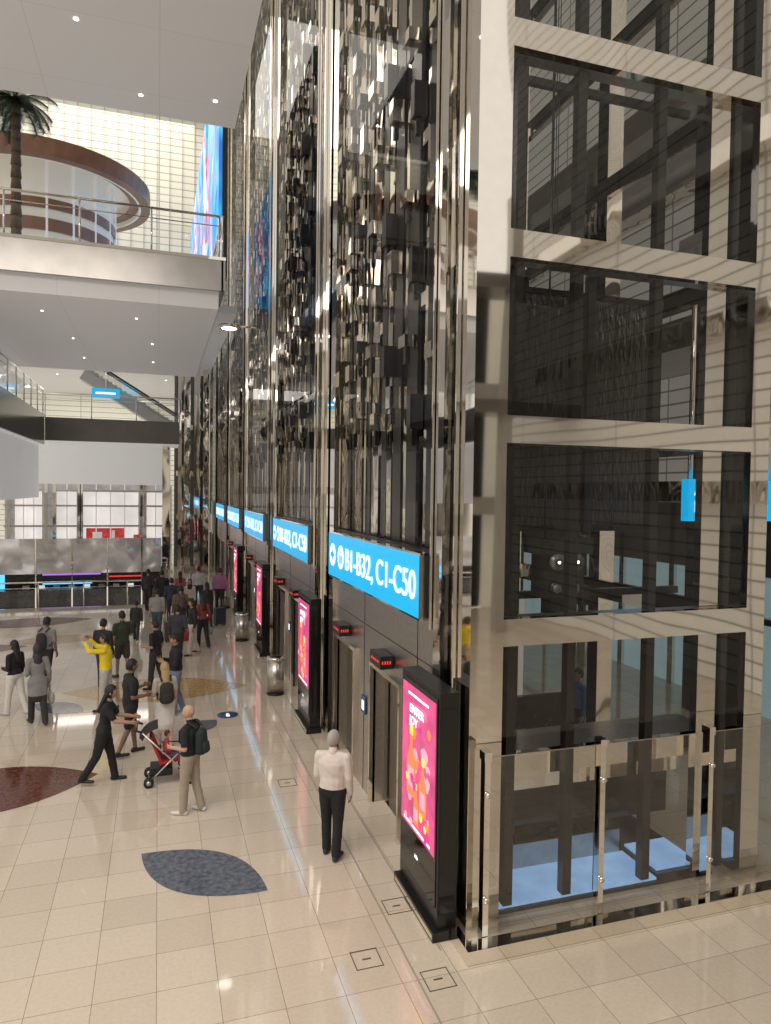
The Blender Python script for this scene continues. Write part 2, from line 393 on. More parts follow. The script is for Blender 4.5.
# advertising totems
for k in range(4):
    y0=7.38+7.2*k; e=empty('advertising_totem',(3.09,y0,0))
    b=MB(); b.box((0,0,.12),(.24,1.30,2.88),BLACK); b.box((-.07,-.05,0.001),(.25,1.34,.12),BLACK); b.box((-.075,-.03,.03),(-.07,1.3,.09),STEEL)
    b.box((-.012,.05,.35),(.0,1.25,2.80),DGLASS)
    b.box((.02,-.006,.3),(.22,0,2.7),DGLASS)
    b.obj('cabinet',e,bevel=.012)
    b=MB(); b.box((-.02,.08,.93),(-.012,1.22,2.74),PINK)
    def blob(yc,z,r,m,dx,n=14,sy=1):
        b.add([(dx,yc+r*sy*math.cos(t)*(1+.2*math.sin(3*t)),z+r*math.sin(t)) for t in [i2*2*math.pi/n for i2 in range(n)]],[tuple(range(n))],m)
    for i in range(22): blob(random.uniform(.24,1.06),random.uniform(1.1,2.5),random.uniform(.04,.12),(MAG,ROSE,PINK,ORANGE)[i%4],-.0205-.0001*i)
    def bottle(yc,z,s,m,cap,o):
        pts=[(-.16,0),(.16,0),(.17,.3),(.15,.5),(.06,.66),(.05,.85),(-.05,.85),(-.06,.66),(-.15,.5),(-.17,.3)]
        b.add([(-.026-o,yc+a*s,z+c*s) for a,c in pts],[tuple(range(len(pts)))],m)
        b.box((-.032-o,yc-.06*s,z+.82*s),(-.027-o,yc+.06*s,z+.95*s),cap)
        b.box((-.030-o,yc-.11*s,z+.12*s),(-.0275-o,yc+.11*s,z+.38*s),ROSE)
    for o,(yc,z,sc) in enumerate(((.45,1.25,.75),(.85,1.35,.95),(.65,1.05,.55))): bottle(yc,z,sc,ORANGE,YEL,o*.003)
    for i in range(9): blob(random.uniform(.2,1.1),random.uniform(1.0,1.6),random.uniform(.03,.07),(YEL,ROSE,MAG)[i%3],-.042-.0003*i,10)
    b.box((-.024,.3,2.62),(-.022,1.0,2.65),WTXT); b.box((-.024,.2,.97),(-.022,1.1,1.0),WTXT)
    b.obj('screen',e)
    text('headline','ENTER\nJOY',.15,(-.04,.9,2.42),FW,WTXT,e,width=.5)
    text('maker_label','info',.07,(-.014,.72,.62),FW,WTXT,e)

# kerb and glass balustrade in front of first shaft
b=MB(); b.box((3.24,6.84,0),(8.4,7.02,.17),STEEL); b.box((3.24,7.02,0),(3.33,7.3,.17),STEEL); b.box((8.4,6.84,0),(14.9,7.0,.12),BRUSH); b.obj('baseboard_shaft_kerb')
e=empty('glass_barrier')
b=MB()
for x in (3.50,5.02,6.62,8.2):
    b.box((x,7.03,.0),(x+.07,7.15,2.18),STEEL); b.box((x-.01,7.02,2.18),(x+.08,7.16,2.28),STEEL)
    for z in (.6,1.8): b.tube((x+.035,6.99,z),(x+.035,7.03,z),.03,STEEL)
b.obj('posts',e)
b=MB()
for x in (3.58,5.10,6.70):
    b.pane((x,7.09,.2),(x+1.42,7.09,2.2),GLASSR); b.box((x,7.085,2.195),(x+1.42,7.095,2.205),BRUSH)
b.obj('panes',e)

# shaft pit inside first tower
b=MB()
b.box((3.9,7.6,0.001),(7.25,13.4,.05),DGLASS)
b.box((3.86,7.62,1.70),(7.4,7.72,1.98),STEEL); b.box((3.86,7.72,1.94),(7.3,8.4,1.98),BRUSH); b.box((3.86,8.4,1.15),(7.3,8.5,1.42),STEEL); b.box((3.9,8.5,1.38),(7.3,9.3,1.42),BRUSH)
b.box((3.9,8.6,.45),(7.3,8.65,1.15),DGLASS)
b.box((3.9,10.9,.05),(7.2,11.0,1.6),DARK); b.box((3.9,11.0,2.5),(7.2,11.1,2.7),STEEL2)
b.box((4.0,7.62,.06),(6.35,8.35,.09),PITB); b.box((6.5,7.8,.06),(7.2,8.5,.09),PITB); b.box((4.0,8.35,.05),(6.3,8.4,.42),BRUSHD)  # blue plates paint the reflected glow on the pit floor
b.box((5.7,11.02,1.6),(6.2,11.2,3.4),CREAM); b.box((3.9,11.05,1.6),(4.6,11.1,3.4),DARK)
for x,y in ((4.3,9.5),(5.6,9.3),(6.4,9.9)):
    b.tube((x,y,.05),(x,y,.75),.13,DARK,n=16); b.tube((x,y,.75),(x,y,.85),.2,BRUSH,n=16)
b.box((4.6,9.2,.05),(6.1,10.1,.35),BRUSHD)
b.obj('shaft_pit_beams')
CAB=panel_mat('cab_dark_ribs',(.030,.027,.025),(.020,.018,.017),(.008,.008,.008),1.2,9,.012,.18,0,'XZ',bump=.7)
b=MB()
b.box((4.74,8.78,4.75),(7.15,10.7,8.0),CAB)
b.box((4.66,8.76,4.66),(7.18,10.75,4.75),DARK); b.box((4.66,8.76,8.0),(7.18,10.75,8.08),DARK)
b.box((5.85,8.72,4.6),(5.97,8.78,8.9),BLACK); b.box((5.85,10.7,4.6),(5.97,10.76,8.9),BLACK); b.box((5.85,8.72,8.8),(5.97,10.76,8.95),BLACK)
for x in (5.88,5.92,5.96): b.tube((x,9.8,8.9),(x,9.8,26),.008,BLACK,n=6)
b.obj('elevator_cabin',bevel=.01)
b=MB()
b.box((4.82,8.05,3.82),(5.42,8.4,4.5),BLACK); b.box((4.72,8.0,4.4),(5.52,8.45,4.62),DARK)
for x in (4.98,5.26):
    b.tube((x,7.98,4.3),(x,8.06,4.3),.11,GREYD,n=20); b.tube((x,7.96,4.3),(x,7.98,4.3),.05,BLACK,n=14); b.tube((x,7.95,4.3),(x,7.96,4.3),.018,LAMP,n=8)
    b.tube((x,8.0,3.95),(x,8.06,3.95),.1,DARK,n=20); b.tube((x,7.99,3.95),(x,8.0,3.95),.06,GREYD,n=16)
b.box((5.42,8.1,3.7),(5.6,8.35,3.95),DARK); b.box((4.95,8.1,3.55),(5.3,8.35,3.82),DARK)
for x in (4.9,5.35): b.tube((x,8.2,4.6),(x,8.2,12),.015,BLACK,n=6)
b.obj('elevator_counterweight_sheave')

# side hall seen through the shaft
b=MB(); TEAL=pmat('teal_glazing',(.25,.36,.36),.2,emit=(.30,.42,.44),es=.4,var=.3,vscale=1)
for i in range(12):
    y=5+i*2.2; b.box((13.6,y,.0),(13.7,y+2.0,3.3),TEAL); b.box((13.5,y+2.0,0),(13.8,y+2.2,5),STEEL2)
b.box((13.5,5,3.3),(13.7,31.4,5),GREYD)
b.box((13.4,5,2.2),(13.6,31.4,2.35),BRUSH); b.obj('window_1')
b=MB()
b.box((11.5,8,8.6),(14.1,40,9.3),FASC); b.box((11.5,8,14.2),(14.1,40,14.9),FASC)
for i in range(7): b.box((12.2,9+i*4.5,0),(12.6,9.4+i*4.5,14.2),DGLASS if i%2 else STEEL2)
b.obj('gallery_side_hall')

tb=MB(); tb.tube((0,0,.04),(0,0,.88),.215,BRUSH,n=32); tb.tube((0,0,0),(0,0,.05),.225,BLACK,n=32)
tb.tube((0,0,.88),(0,0,.95),.225,STEEL,n=32); tb.tube((0,0,.95),(0,0,.97),.15,BLACK,n=32); tm=tb.mesh('litter_bin_mesh')
for x,y in ((2.86,17.7),(2.75,24.3),(2.8,31.2)): inst('litter_bin',tm,(x,y,0))

# ------------------------------------------------------------ upper levels
def railing(name,p0,p1,z,h=1.15,post=1.6,glass=True):
    p0=Vector(p0);p1=Vector(p1);d=(p1-p0);L=d.length;d/=L; e=empty(name)
    b=MB(); n=max(1,int(L/post))
    for i in range(n+1):
        q=p0+d*(L*i/n); b.tube((q.x,q.y,z),(q.x,q.y,z+h),.025,STEEL,n=8)
    for hh,r in ((h,.035),(h*.78,.015)): b.tube((p0.x,p0.y,z+hh),(p1.x,p1.y,z+hh),r,STEEL,n=8)
    b.obj('rails',e)
    if glass:
        b=MB(); b.pane((p0.x,p0.y,z+.08),(p1.x,p1.y,z+h*.72),GLASS); b.obj('glass',e)
b=MB()
b.box((-16,19.0,11.0),(1.55,31,11.2),GREYC)
b.box((-16,18.9,10.38),(1.6,19.0,11.2),FASC)
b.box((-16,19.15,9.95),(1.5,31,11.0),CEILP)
b.box((1.55,18.9,10.38),(1.65,31,11.2),FASC)
b.box((-16,18.88,11.16),(1.66,19.02,11.24),STEEL)
b.obj('upper_floor_bridge')
railing('bridge_railing',(-12,19.1,0),(1.5,19.1,0),11.21)
railing('bridge_railing',(1.6,19.2,0),(1.6,30.9,0),11.25)
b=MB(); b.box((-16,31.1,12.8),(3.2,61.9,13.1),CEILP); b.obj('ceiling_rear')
b=MB()
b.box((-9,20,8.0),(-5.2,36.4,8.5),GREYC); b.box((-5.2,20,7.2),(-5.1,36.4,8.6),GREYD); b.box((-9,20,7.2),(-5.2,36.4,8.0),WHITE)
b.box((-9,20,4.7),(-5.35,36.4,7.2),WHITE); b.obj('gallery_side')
railing('gallery_railing',(-5.15,20,0),(-5.15,36.3,0),8.6)
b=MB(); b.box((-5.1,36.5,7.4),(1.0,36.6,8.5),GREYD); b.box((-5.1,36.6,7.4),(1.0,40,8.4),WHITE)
b.box((.2,38,-5),(.55,38.4,7.4),STEEL)
b.obj('rear_bridge')
railing('rear_bridge_railing',(-5.1,36.55,0),(1.0,36.55,0),8.5)
b=MB(); b.box((-3.4,40.5,10.0),(-2.0,40.6,10.5),BLUE); b.box((-3.2,40.48,10.2),(-2.2,40.5,10.3),WTXT); b.box((-2.72,40.52,10.5),(-2.66,40.58,12.8),STEEL); b.obj('hanging_sign')
# escalator
e=empty('escalator')
b=MB(); A=Vector((-3.9,42,11.4)); B=Vector((1.0,42,8.4)); d=(B-A); L=d.length; ang=math.atan2(d.z,d.x)
R=Matrix.Rotation(-ang,3,'Y'); mid=(A+B)/2
b.obox(mid,(L,1.2,.7),R,GREYC); b.obox(mid+Vector((0,-.6,.95)),(L,.08,.1),R,BLACK); b.obox(mid+Vector((0,.6,.95)),(L,.08,.1),R,BLACK)
b.obox(mid+Vector((0,-.6,.6)),(L,.02,.6),R,GLASSR)
for i in range(20):
    q=A+d*((i+.5)/20); b.box((q.x-.15,q.y-.5,q.z+.25),(q.x+.15,q.y+.5,q.z+.42),BRUSHD)
b.obj('truss',e)
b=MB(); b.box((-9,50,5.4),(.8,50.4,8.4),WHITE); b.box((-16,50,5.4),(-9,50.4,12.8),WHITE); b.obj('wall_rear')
b=MB()
for i,(x,y) in enumerate(((1.5,44.2),(2.1,45),(2.7,45.8),(1.2,47),(2.3,48))):
    b.box((x,y,0),(x+.35,y+.35,12.75),STEEL if i%2 else STEEL2)
for z in (3.2,6.0,9.0): b.box((1.1,47.4,z),(3.1,47.5,z+.35),STEEL2)
b.box((1.0,48.6,0),(3.2,48.7,12.75),GREYD)
b.obj('rear_lift_columns')
# storefront on lower level, brightly lit bays with steel columns, displays and sign strips
b=MB()
WIN=pmat('lit_shop_glass',(.6,.58,.56),.3,emit=(.95,.90,.86),es=.6,var=.5,vscale=.7)
DIM=pmat('dim_shop_glass',(.25,.24,.24),.2,emit=(.5,.46,.44),es=.35,var=.6,vscale=1.5)
REDI=pmat('red_shop_display',(.5,.05,.04),.5,emit=(.35,.03,.04),es=.7,var=.6)
b.box((-9.5,51,-5),(.9,51.1,5.4),DIM)
for x0,x1 in ((-8.9,-7.3),(-6.4,-5.2),(-4.8,-1.3),(-.8,.5)): b.box((x0,50.95,1.2),(x1,51,5.0),WIN)
for x in (-9.3,-7.1,-6.6,-5.1,-4.95,-1.2,-.95,.6): b.box((x,50.55,-5),(x+.2,50.75,5.4),STEEL)
for x in (-8.4,-7.8,-5.8,-4.0,-3.1,-2.2,-.2): b.box((x,50.75,1.1),(x+.07,50.85,5.4),WHITE)
for z in (1.1,2.55,3.9,4.9): b.box((-9.5,50.65,z),(.9,50.85,z+.12),BRUSH)
b.box((-4.6,50.9,1.3),(-2.2,50.94,2.45),REDI); b.box((-1.6,50.9,1.4),(-.9,50.94,2.0),REDI); b.box((-4.2,50.86,1.6),(-3.6,50.89,2.2),WHITE); b.box((-3.0,50.86,1.5),(-2.8,50.89,2.3),WHITE)
b.obj('window_2')
b=MB()
for i in range(12):
    x=-16+i*.65; b.box((x,39.6,-5),(x+.3,39.8,4.7),STEEL if i%2 else GREYD)
b.box((-16,40,-5),(-8.2,40.2,4.7),GREYC); b.obj('column_screen')
b=MB(); SMK=pmat('smoked_reflective_screen',(.62,.61,.62),.10,.6,bump=1.0,bscale=1.2,bdist=.12,var=.25,vscale=1.2)
b.box((-12,37,1.0),(.15,37.1,2.7),SMK); b.box((-12,37.0,-.3),(.15,37.6,.2),DARK)
for i in range(8): b.box((-12+i*1.6,36.95,-5),(-11.94+i*1.6,37.0,2.7),STEEL)
b.obj('smoked_screen')
b=MB(); b.box((-12,38.6,-5),(.3,38.9,1.1),DARK)
b.box((-5.5,38.5,.75),(-2.8,38.6,.9),PURP); b.box((-9.4,38.5,.1),(-7.2,38.6,.9),CYAN); b.box((-2.4,38.5,.6),(-.8,38.6,.66),REDLED); b.box((-5.5,38.5,.3),(-3.2,38.6,.36),CYAN)
for i in range(9): b.box((-6.4+i*.7,38.48,-.3),(-6.1+i*.7,38.59,.25),(GREYC,WIN,BRUSH)[i%3])
b.obj('lower_shop_front')
railing('void_railing',(-12,32.9,0),(.5,32.9,0),0.001,1.1)
railing('void_railing',(.65,33.0,0),(.65,36.4,0),0.001,1.1)
# LED screens
LEDM=bpy.data.materials.new('led_video'); LEDM.use_nodes=True
nt=LEDM.node_tree;N=nt.nodes;Lk=nt.links;pb_=N['Principled BSDF']
tc=N.new('ShaderNodeTexCoord'); nz=N.new('ShaderNodeTexNoise'); nz.inputs['Scale'].default_value=.35; nz.inputs['Distortion'].default_value=1.5
rp=N.new('ShaderNodeValToRGB'); cr=rp.color_ramp
cr.elements[0].position=.35; cr.elements[0].color=(.02,.14,.5,1); cr.elements[1].position=.65; cr.elements[1].color=(.6,.8,.95,1)
x_=cr.elements.new(.48); x_.color=(.04,.5,.85,1); x_=cr.elements.new(.58); x_.color=(.6,.12,.25,1)
Lk.new(tc.outputs['Object'],nz.inputs['Vector']); Lk.new(nz.outputs['Fac'],rp.inputs['Fac']); Lk.new(rp.outputs['Color'],pb_.inputs['Emission Color']); pb_.inputs['Emission Strength'].default_value=1.0
Lk.new(rp.outputs['Color'],pb_.inputs['Base Color'])
b=MB(); b.box((1.75,22.5,11.8),(1.85,28,20),LEDM); b.box((1.75,29,11.8),(1.85,30.9,20),LEDM); b.box((1.75,31.2,13.2),(1.85,43,20),LEDM); b.box((1.86,22.4,11.75),(2.0,30.9,20.1),BLACK); b.obj('led_video_wall')
# round pavilion with timber canopy
e=empty('round_pavilion',(-4.9,34.9,13.12))
def ring(b,r0,r1,z0,z1,mat,n=56):
    vs=[];fs=[]
    for i in range(n+1):
        t=math.radians(360*i/n)
        for r,z in ((r0,z0),(r1,z0),(r1,z1),(r0,z1)): vs.append((r*math.cos(t),r*math.sin(t),z))
    for i in range(n):
        for k in range(4): fs.append((i*4+k,i*4+(k+1)%4,(i+1)*4+(k+1)%4,(i+1)*4+k))
    b.add(vs,fs,mat,False)
b=MB(); ring(b,4.1,4.5,5.0,5.7,WOOD); ring(b,4.0,4.1,5.0,5.6,CREAM); ring(b,0,4.1,5.55,5.6,CREAM); ring(b,2.8,2.9,0,5.55,CREAM); ring(b,2.92,3.0,2.6,3.1,WOOD); ring(b,2.92,3.0,3.5,3.9,WOOD)
ring(b,3.6,4.12,5.2,5.25,WOOD)
for i in range(18):
    t=2*math.pi*i/18; b.tube((2.98*math.cos(t),2.98*math.sin(t),0),(2.98*math.cos(t),2.98*math.sin(t),5.5),.05,WHITE,n=8)
b.obj('drum',e)
def palm(name,loc,H):
    b=MB(); TR=pmat('palm_trunk',(.12,.08,.05),.8,var=.3,vscale=20); FR=pmat('palm_frond',(.02,.045,.02),.6,var=.3)
    n=16
    for i in range(n):
        b.caps((0,0,H*i/n),(0,0,H*(i+1)/n),.20-.05*i/n,.16-.04*i/n,TR,n=12,round_=False)
    for k in range(28):
        az=2*math.pi*k/28+random.uniform(-.1,.1); up=random.uniform(-.2,1.0); Lf=random.uniform(1.3,1.8)
        pts=[];pos=Vector((0,0,H)); el=up
        for i in range(12):
            pts.append(pos.copy()); pos=pos+Vector((math.cos(az)*math.cos(el),math.sin(az)*math.cos(el),math.sin(el)))*(Lf/12); el-=.13
        for i in range(11):
            b.tube(pts[i],pts[i+1],.018,FR,n=5)
            dr=(pts[i+1]-pts[i]).normalized(); sd=dr.cross(Vector((0,0,1))).normalized()
            for s_ in (-1,1):
              for sub in (0,.33,.66):
                q=pts[i].lerp(pts[i+1],sub); l=.35*math.sin(math.pi*(i+2)/14)+.08
                tip=q+sd*s_*l*.8+dr*l*.5-Vector((0,0,l*.45))
                b.add([q,q+dr*.04,tip],[(0,1,2)],FR)
    b.tube((0,0,0),(0,0,.5),.5,GREYC,r1=.6,n=20)
    b.obj(name,loc=loc)
palm('potted_palm_tree',(-4.45,25.8,11.21),6.5)
b=MB(); b.box((-2.6,27.0,11.21),(-1.4,27.6,13.3),CYAN); b.box((-2.7,27,13.3),(-1.3,27.7,13.5),WHITE); b.box((-2.4,26.98,12.6),(-1.6,27.0,12.9),WTXT); b.obj('information_kiosk')
b=MB()
for i in range(26):
    x=-16+i*.72; b.box((x,44.2,13.11),(x+.03,44.3,29.4),GREYC)
b.box((-16,44.3,13.11),(2.9,44.5,29.4),RIBX); b.obj('wall_atrium')

b=MB()
def dl(x,y,z,r=.07): b.tube((x,y,z-.012),(x,y,z+.03),r,LAMP,n=14)
for x,y in ((.9,12.6),(-4.6,15.2),(-1.5,14.6),(1.2,16.6),(-.4,16.9)): dl(x,y,14,.045)
for x in (-5.8,-3.0,-.6):
    for y in (21,24.5,28): dl(x+.4*(y>24),y,9.95,.03)
for x in (-6.5,-3,.5):
    for y in (33,38,45,52): dl(x,y,12.8,.05)
b.obj('recessed_ceiling_lights')
b=MB(); b.tube((0,0,0),(0,0,.08),.32,STEEL,n=24); b.tube((0,0,-.01),(0,0,0),.22,LAMP,n=24); b.tube((0,0,.08),(1.0,0,.08),.03,STEEL); b.obj('bracket_lamp',loc=(2.0,21.5,10.0))

# ------------------------------------------------------------ people
SK={'l':(.55,.34,.25),'m':(.42,.24,.16),'d':(.22,.12,.08)}
_mc={}
def cm(kind,col,rough=.8):
    k=(kind,tuple(col))
    if k not in _mc: _mc[k]=pmat(kind,col,rough,var=.04,vscale=8)
    return _mc[k]
POSES={'hang':((.14,0,-1),(.03,.25,-1)),'phone':((.12,.2,-1),(-.35,1,.35)),'push':((.1,.55,-.85),(-.05,1,-.15)),
'camera':((.25,.75,.05),(-.45,.55,.8)),'bent':((.18,-.12,-1),(-.25,1,-.05)),'front':((.12,.05,-1),(-.45,.75,-.35)),'fwd':((.12,.35,-1),(.0,.5,-1)),'back':((.12,-.35,-1),(.03,.05,-1)),'bag':((.22,-.1,-1),(.1,.35,-1))}
def human(name,x,y,head,h=1.75,shirt=(.02,.02,.02),pants=(.02,.02,.025),skin='m',hair=(.02,.015,.01),style='short',sleeve='short',
          la='hang',ra='hang',stride=8,kb=(4,14),shoes=(.02,.02,.02),lean=0,shorts=False,skirt=None,look=0,vox=.016,female=False,sit=False,z0=0,backpack=None,bag=None,tilt=0,build=1.06,collar=None,tunic=0):
    mats=[cm('skin',SK[skin],.5),cm('top_fabric',shirt),cm('trouser_fabric',pants),cm('shoe_leather',shoes,.5),cm('hair',hair,.6)]
    hs=h/1.75; C=[]; TORSO=set()
    def leg(sd,sw,k):
        hip=Vector((sd*.088,0,0)); a=math.radians(sw); c=math.radians(sw-k)
        kn=hip+Vector((sd*.02,math.sin(a),-math.cos(a)))*.43
        an=kn+Vector((0,math.sin(c),-math.cos(c)))*.42
        return hip,kn,an
    if sit: legs=[leg(-1,78,75),leg(1,82,70)]
    else: legs=[leg(-1,stride,kb[0]),leg(1,-stride,kb[1])]
    low=min(l[2].z for l in legs); P=-low+.085
    for (hip,kn,an),sd in zip(legs,(-1,1)):
        for q in (hip,kn,an): q.z+=P
        TORSO.add(len(C)); C.append((hip,kn,.098*build,.074,1,2))
        if shorts:
            m=hip.lerp(kn,.8); C[-1]=(hip,m,.098*build,.090,1,2); C.append((m,kn,.062,.052,1,0)); C.append((kn,an,.056,.036,1,0))
        else:
            C.append((kn,an+Vector((0,0,-.01)),.073,.064,1,2))
        ft=an+Vector((sd*.03,.17,-.052)); ft.z=an.z-.055
        hl=an+Vector((0,-.045,-.045))
        C.append((hl,ft,.042,.036,.8,3)); C.append((an,hl,.04,.04,1,3))
    Rl=Matrix.Rotation(-math.radians(lean),3,'X')
    def U(px,py,pz): return Vector((0,0,P))+Rl@Vector((px,py,pz))
    sw=.165 if female else .195
    for cc in ((U(-.055,0,.0),U(.055,0,.0),.12,.12,1,2),
      (U(0,0,.03),U(0,0,.16),.16*build,.155*build if not female else .13,.74,1),
      (U(0,0,.16),U(0,0,.38),.155*build if not female else .13,.178*(build if not female else .95),.68,1)):
        TORSO.add(len(C)); C.append(cc)
    C.append((U(-sw+.06,0,.46),U(sw-.06,0,.46),.076,.076,.9,1))
    C.append((U(0,-.01,.40),U(0,0,.49),.12,.08,.8,1))
    C.append((U(0,0,.5),U(0,.015,.6),.058,.053,1,0))
    if skirt: C.append((U(0,0,.05),Vector((0,0,P-skirt)),.15,.21,.85,2))
    if tunic: TORSO.add(len(C)); C.append((U(0,0,.05),Vector((0,0,P-tunic)),.15,.2,.85,1))
    hands=[]
    for sd,ps in ((-1,la),(1,ra)):
        u,f=POSES[ps]; u=Vector((u[0]*sd,u[1],u[2])).normalized(); f=Vector((f[0]*sd,f[1],f[2])).normalized()
        sh=U(sd*sw,0,.465); el=sh+u*.285; wr=el+f*.245
        if sleeve=='short':
            m=sh.lerp(el,.72); C.append((sh,m,.066,.062,1,1)); C.append((m,el,.046,.042,1,0)); C.append((el,wr,.044,.030,1,0))
        else:
            C.append((sh,el,.066,.056,1,1)); C.append((el,wr.lerp(el,.08),.054,.042,1,1)); C.append((wr.lerp(el,.1),wr,.029,.028,1,0))
        n=Vector((-sd,0,0)); n=(n-f*n.dot(f)).normalized(); wv=f.cross(n).normalized()
        if wv.y<0 and abs(wv.y)>.2: wv=-wv
        if wv.z<-.2: wv=-wv
        C.append((wr+f*.02,wr+f*.075,.034,.036,.45,0)); hands.append((wr,f,n,wv))
    tmp=MB()
    for (a,c,r0,r1,fl,mi) in C:
        sdv=Vector((1,0,0))
        if fl==.45: sdv=Vector((0,1,0)) if abs((c-a).normalized().y)<.8 else Vector((0,0,1))
        tmp.caps(a,c,r0,r1,WHITE,fl,sdv,n=14)
    to=tmp.obj('tmp_body'); rm=to.modifiers.new('r','REMESH'); rm.mode='VOXEL'; rm.voxel_size=vox; rm.use_smooth_shade=True
    sm=to.modifiers.new('s','SMOOTH'); sm.factor=.5; sm.iterations=3
    dg=bpy.context.evaluated_depsgraph_get(); ev=to.evaluated_get(dg); me=ev.to_mesh()
    nv=len(me.vertices); V=np.empty(nv*3); me.vertices.foreach_get('co',V); V=V.reshape(-1,3)
    faces=[tuple(p.vertices) for p in me.polygons]; ev.to_mesh_clear(); bpy.data.objects.remove(to)
    cen=np.array([V[list(f)].mean(axis=0) for f in faces])
    best=np.full(len(faces),1e9); bm_=np.zeros(len(faces),int); bc_=np.zeros(len(faces),int)
    for ci,(a,c,r0,r1,fl,mi) in enumerate(C):
        a_=np.array(a);d_=np.array(c-a);L2=max(1e-9,(d_**2).sum())
        t=np.clip(((cen-a_)@d_)/L2,0,1); q=a_+t[:,None]*d_
        df=cen-q
        if fl<.9 and fl!=.45: df=df*np.array([1,1/fl,1])
        ds=np.sqrt((df**2).sum(1))-(r0+(r1-r0)*t)
        if mi==1: ds=ds-.006
        k=ds<best; best[k]=ds[k]; bm_[k]=mi; bc_[k]=ci
    hem=P+(.045 if not tunic else -tunic)
    tor=np.isin(bc_,list(TORSO))
    bm_[tor&(cen[:,2]>=hem)]=1; bm_[tor&(cen[:,2]<hem)]=2
    # fabric folds: slight displacement on clothing vertices
    fv=np.zeros(nv,bool)
    for f,mm in zip(faces,bm_):
        if mm in (1,2): fv[list(f)]=True
    ph=V[:,2]*38+V[:,0]*22+np.sin(V[:,1]*30)*2
    amp=.0035*np.sin(ph)*np.sin(V[:,2]*9+V[:,0]*15)
    cdir=np.stack([np.sign(V[:,0])*0,V[:,1]],1)
    V[fv,1]+= (amp*np.sign(V[:,1]))[fv]
    out=MB()
    for m in mats: out.mats.append(m)
    out.v=[tuple(p) for p in V]; out.f=[list(f) for f in faces]; out.m=[int(k) for k in bm_]; out.sm=[True]*len(faces)
    for wr,f,n,wv in hands:
        for off,l in ((-.027,.062),(-.009,.075),(.009,.082),(.027,.072)):
            r=wr+f*.085+wv*off; k1=r+(f*.92+n*.35).normalized()*l*.5; k2=k1+(f*.6+n*.8).normalized()*l*.5
            out.caps(r-f*.02,k1,.0095,.0085,mats[0],n=6); out.caps(k1,k2,.0085,.007,mats[0],n=6)
        r=wr+f*.03+wv*.028; k1=r+(f*.6+wv*.7+n*.3).normalized()*.04; k2=k1+(f*.85+wv*.2+n*.4).normalized()*.03
        out.caps(r,k1,.012,.010,mats[0],n=6); out.caps(k1,k2,.010,.008,mats[0],n=6)
    hc=U(0,.03,.695); HR=(Matrix.Rotation(math.radians(look),3,'Z')@Matrix.Rotation(math.radians(tilt),3,'X'))
    def hf(p):
        q=p.copy()
        if p.z<0: q.x*=1+.28*p.z; q.y*= (1+.12*p.z)
        if p.y>0 and abs(p.x)<.22 and -.35<p.z<.12: q.y+=.16*(1-abs(p.x)/.22)*(1-abs(p.z+.12)/.25 if abs(p.z+.12)<.25 else 0)
        if p.y>.5 and .0<p.z<.25 and .15<abs(p.x)<.55: q.y-=.05
        if p.y<0 and p.z<-.3: q.y*=.85
        return q
    out.ell(hc,(.079,.098,.120),mats[0],24,18,HR,hf)
    EY=cm('eye_white',(.8,.8,.78),.3); EP=cm('eye_pupil',(.02,.015,.01),.2); LP=cm('lips',(.35,.13,.11),.5)
    for sx in (-1,1):
        out.ell(hc+HR@Vector((sx*.029,.082,.008)),(.013,.008,.008),EY,8,6,HR)
        out.ell(hc+HR@Vector((sx*.029,.089,.008)),(.005,.003,.005),EP,6,5,HR)
        out.ell(hc+HR@Vector((sx*.029,.086,.028)),(.016,.006,.004),mats[4],8,5,HR)
        out.ell(hc+HR@Vector((sx*.080,-.005,-.005)),(.010,.018,.03),mats[0],8,8,HR)
    out.ell(hc+HR@Vector((0,.084,-.052)),(.024,.009,.007),LP,10,6,HR)
    def hfn(p):
        return Vector((p.x*(1+(.28*p.z if p.z<0 else 0)*.5),p.y,p.z))
    kf=None
    if style=='short': kf=lambda p: p.z>(.38 if p.y>.45 else (.1 if p.y>.0 else -.45))
    elif style=='thin': kf=lambda p: p.z>(.62 if p.y>.3 else (.0 if p.y>.0 else -.5))
    elif style=='long': kf=lambda p: p.z>(.45 if p.y>.5 else (-.1 if p.y>.15 else -.95))
    elif style=='scarf': kf=lambda p: not (p.y>.62 and abs(p.x)<.6 and -.75<p.z<.55)
    g={'thin':1.06}.get(style,1.12)
    if kf: out.ell(hc+HR@Vector((0,-.006,.004)),(.079*g,.098*g,.120*g),mats[4],28,22,HR,hfn,kf)
    if style=='long':
        out.caps(hc+HR@Vector((0,-.055,0)),U(0,-.12,.36),.08,.075,mats[4],.6,n=14)
    if style=='scarf': out.caps(hc+Vector((0,-.01,-.09)),U(0,0,.42),.085,.13,mats[4],.9,n=14)
    if collar:
        out.caps(U(0,.0,.525),U(0,.005,.56),.068,.062,mats[1],1,n=14)
    if backpack:
        bc=cm('backpack_fabric',backpack)
        out.caps(U(0,-.20,.12),U(0,-.19,.38),.145,.13,bc,.62,n=16)
        out.caps(U(0,-.28,.12),U(0,-.27,.22),.10,.09,bc,.5,n=12)
        for sx in (-1,1):
            pts=[U(sx*.09,-.16,.48),U(sx*.10,-.02,.555),U(sx*.115,.125,.42),U(sx*.13,.12,.25),U(sx*.16,-.1,.12)]
            for i in range(4): out.caps(pts[i],pts[i+1],.02,.02,bc,.5,n=8)
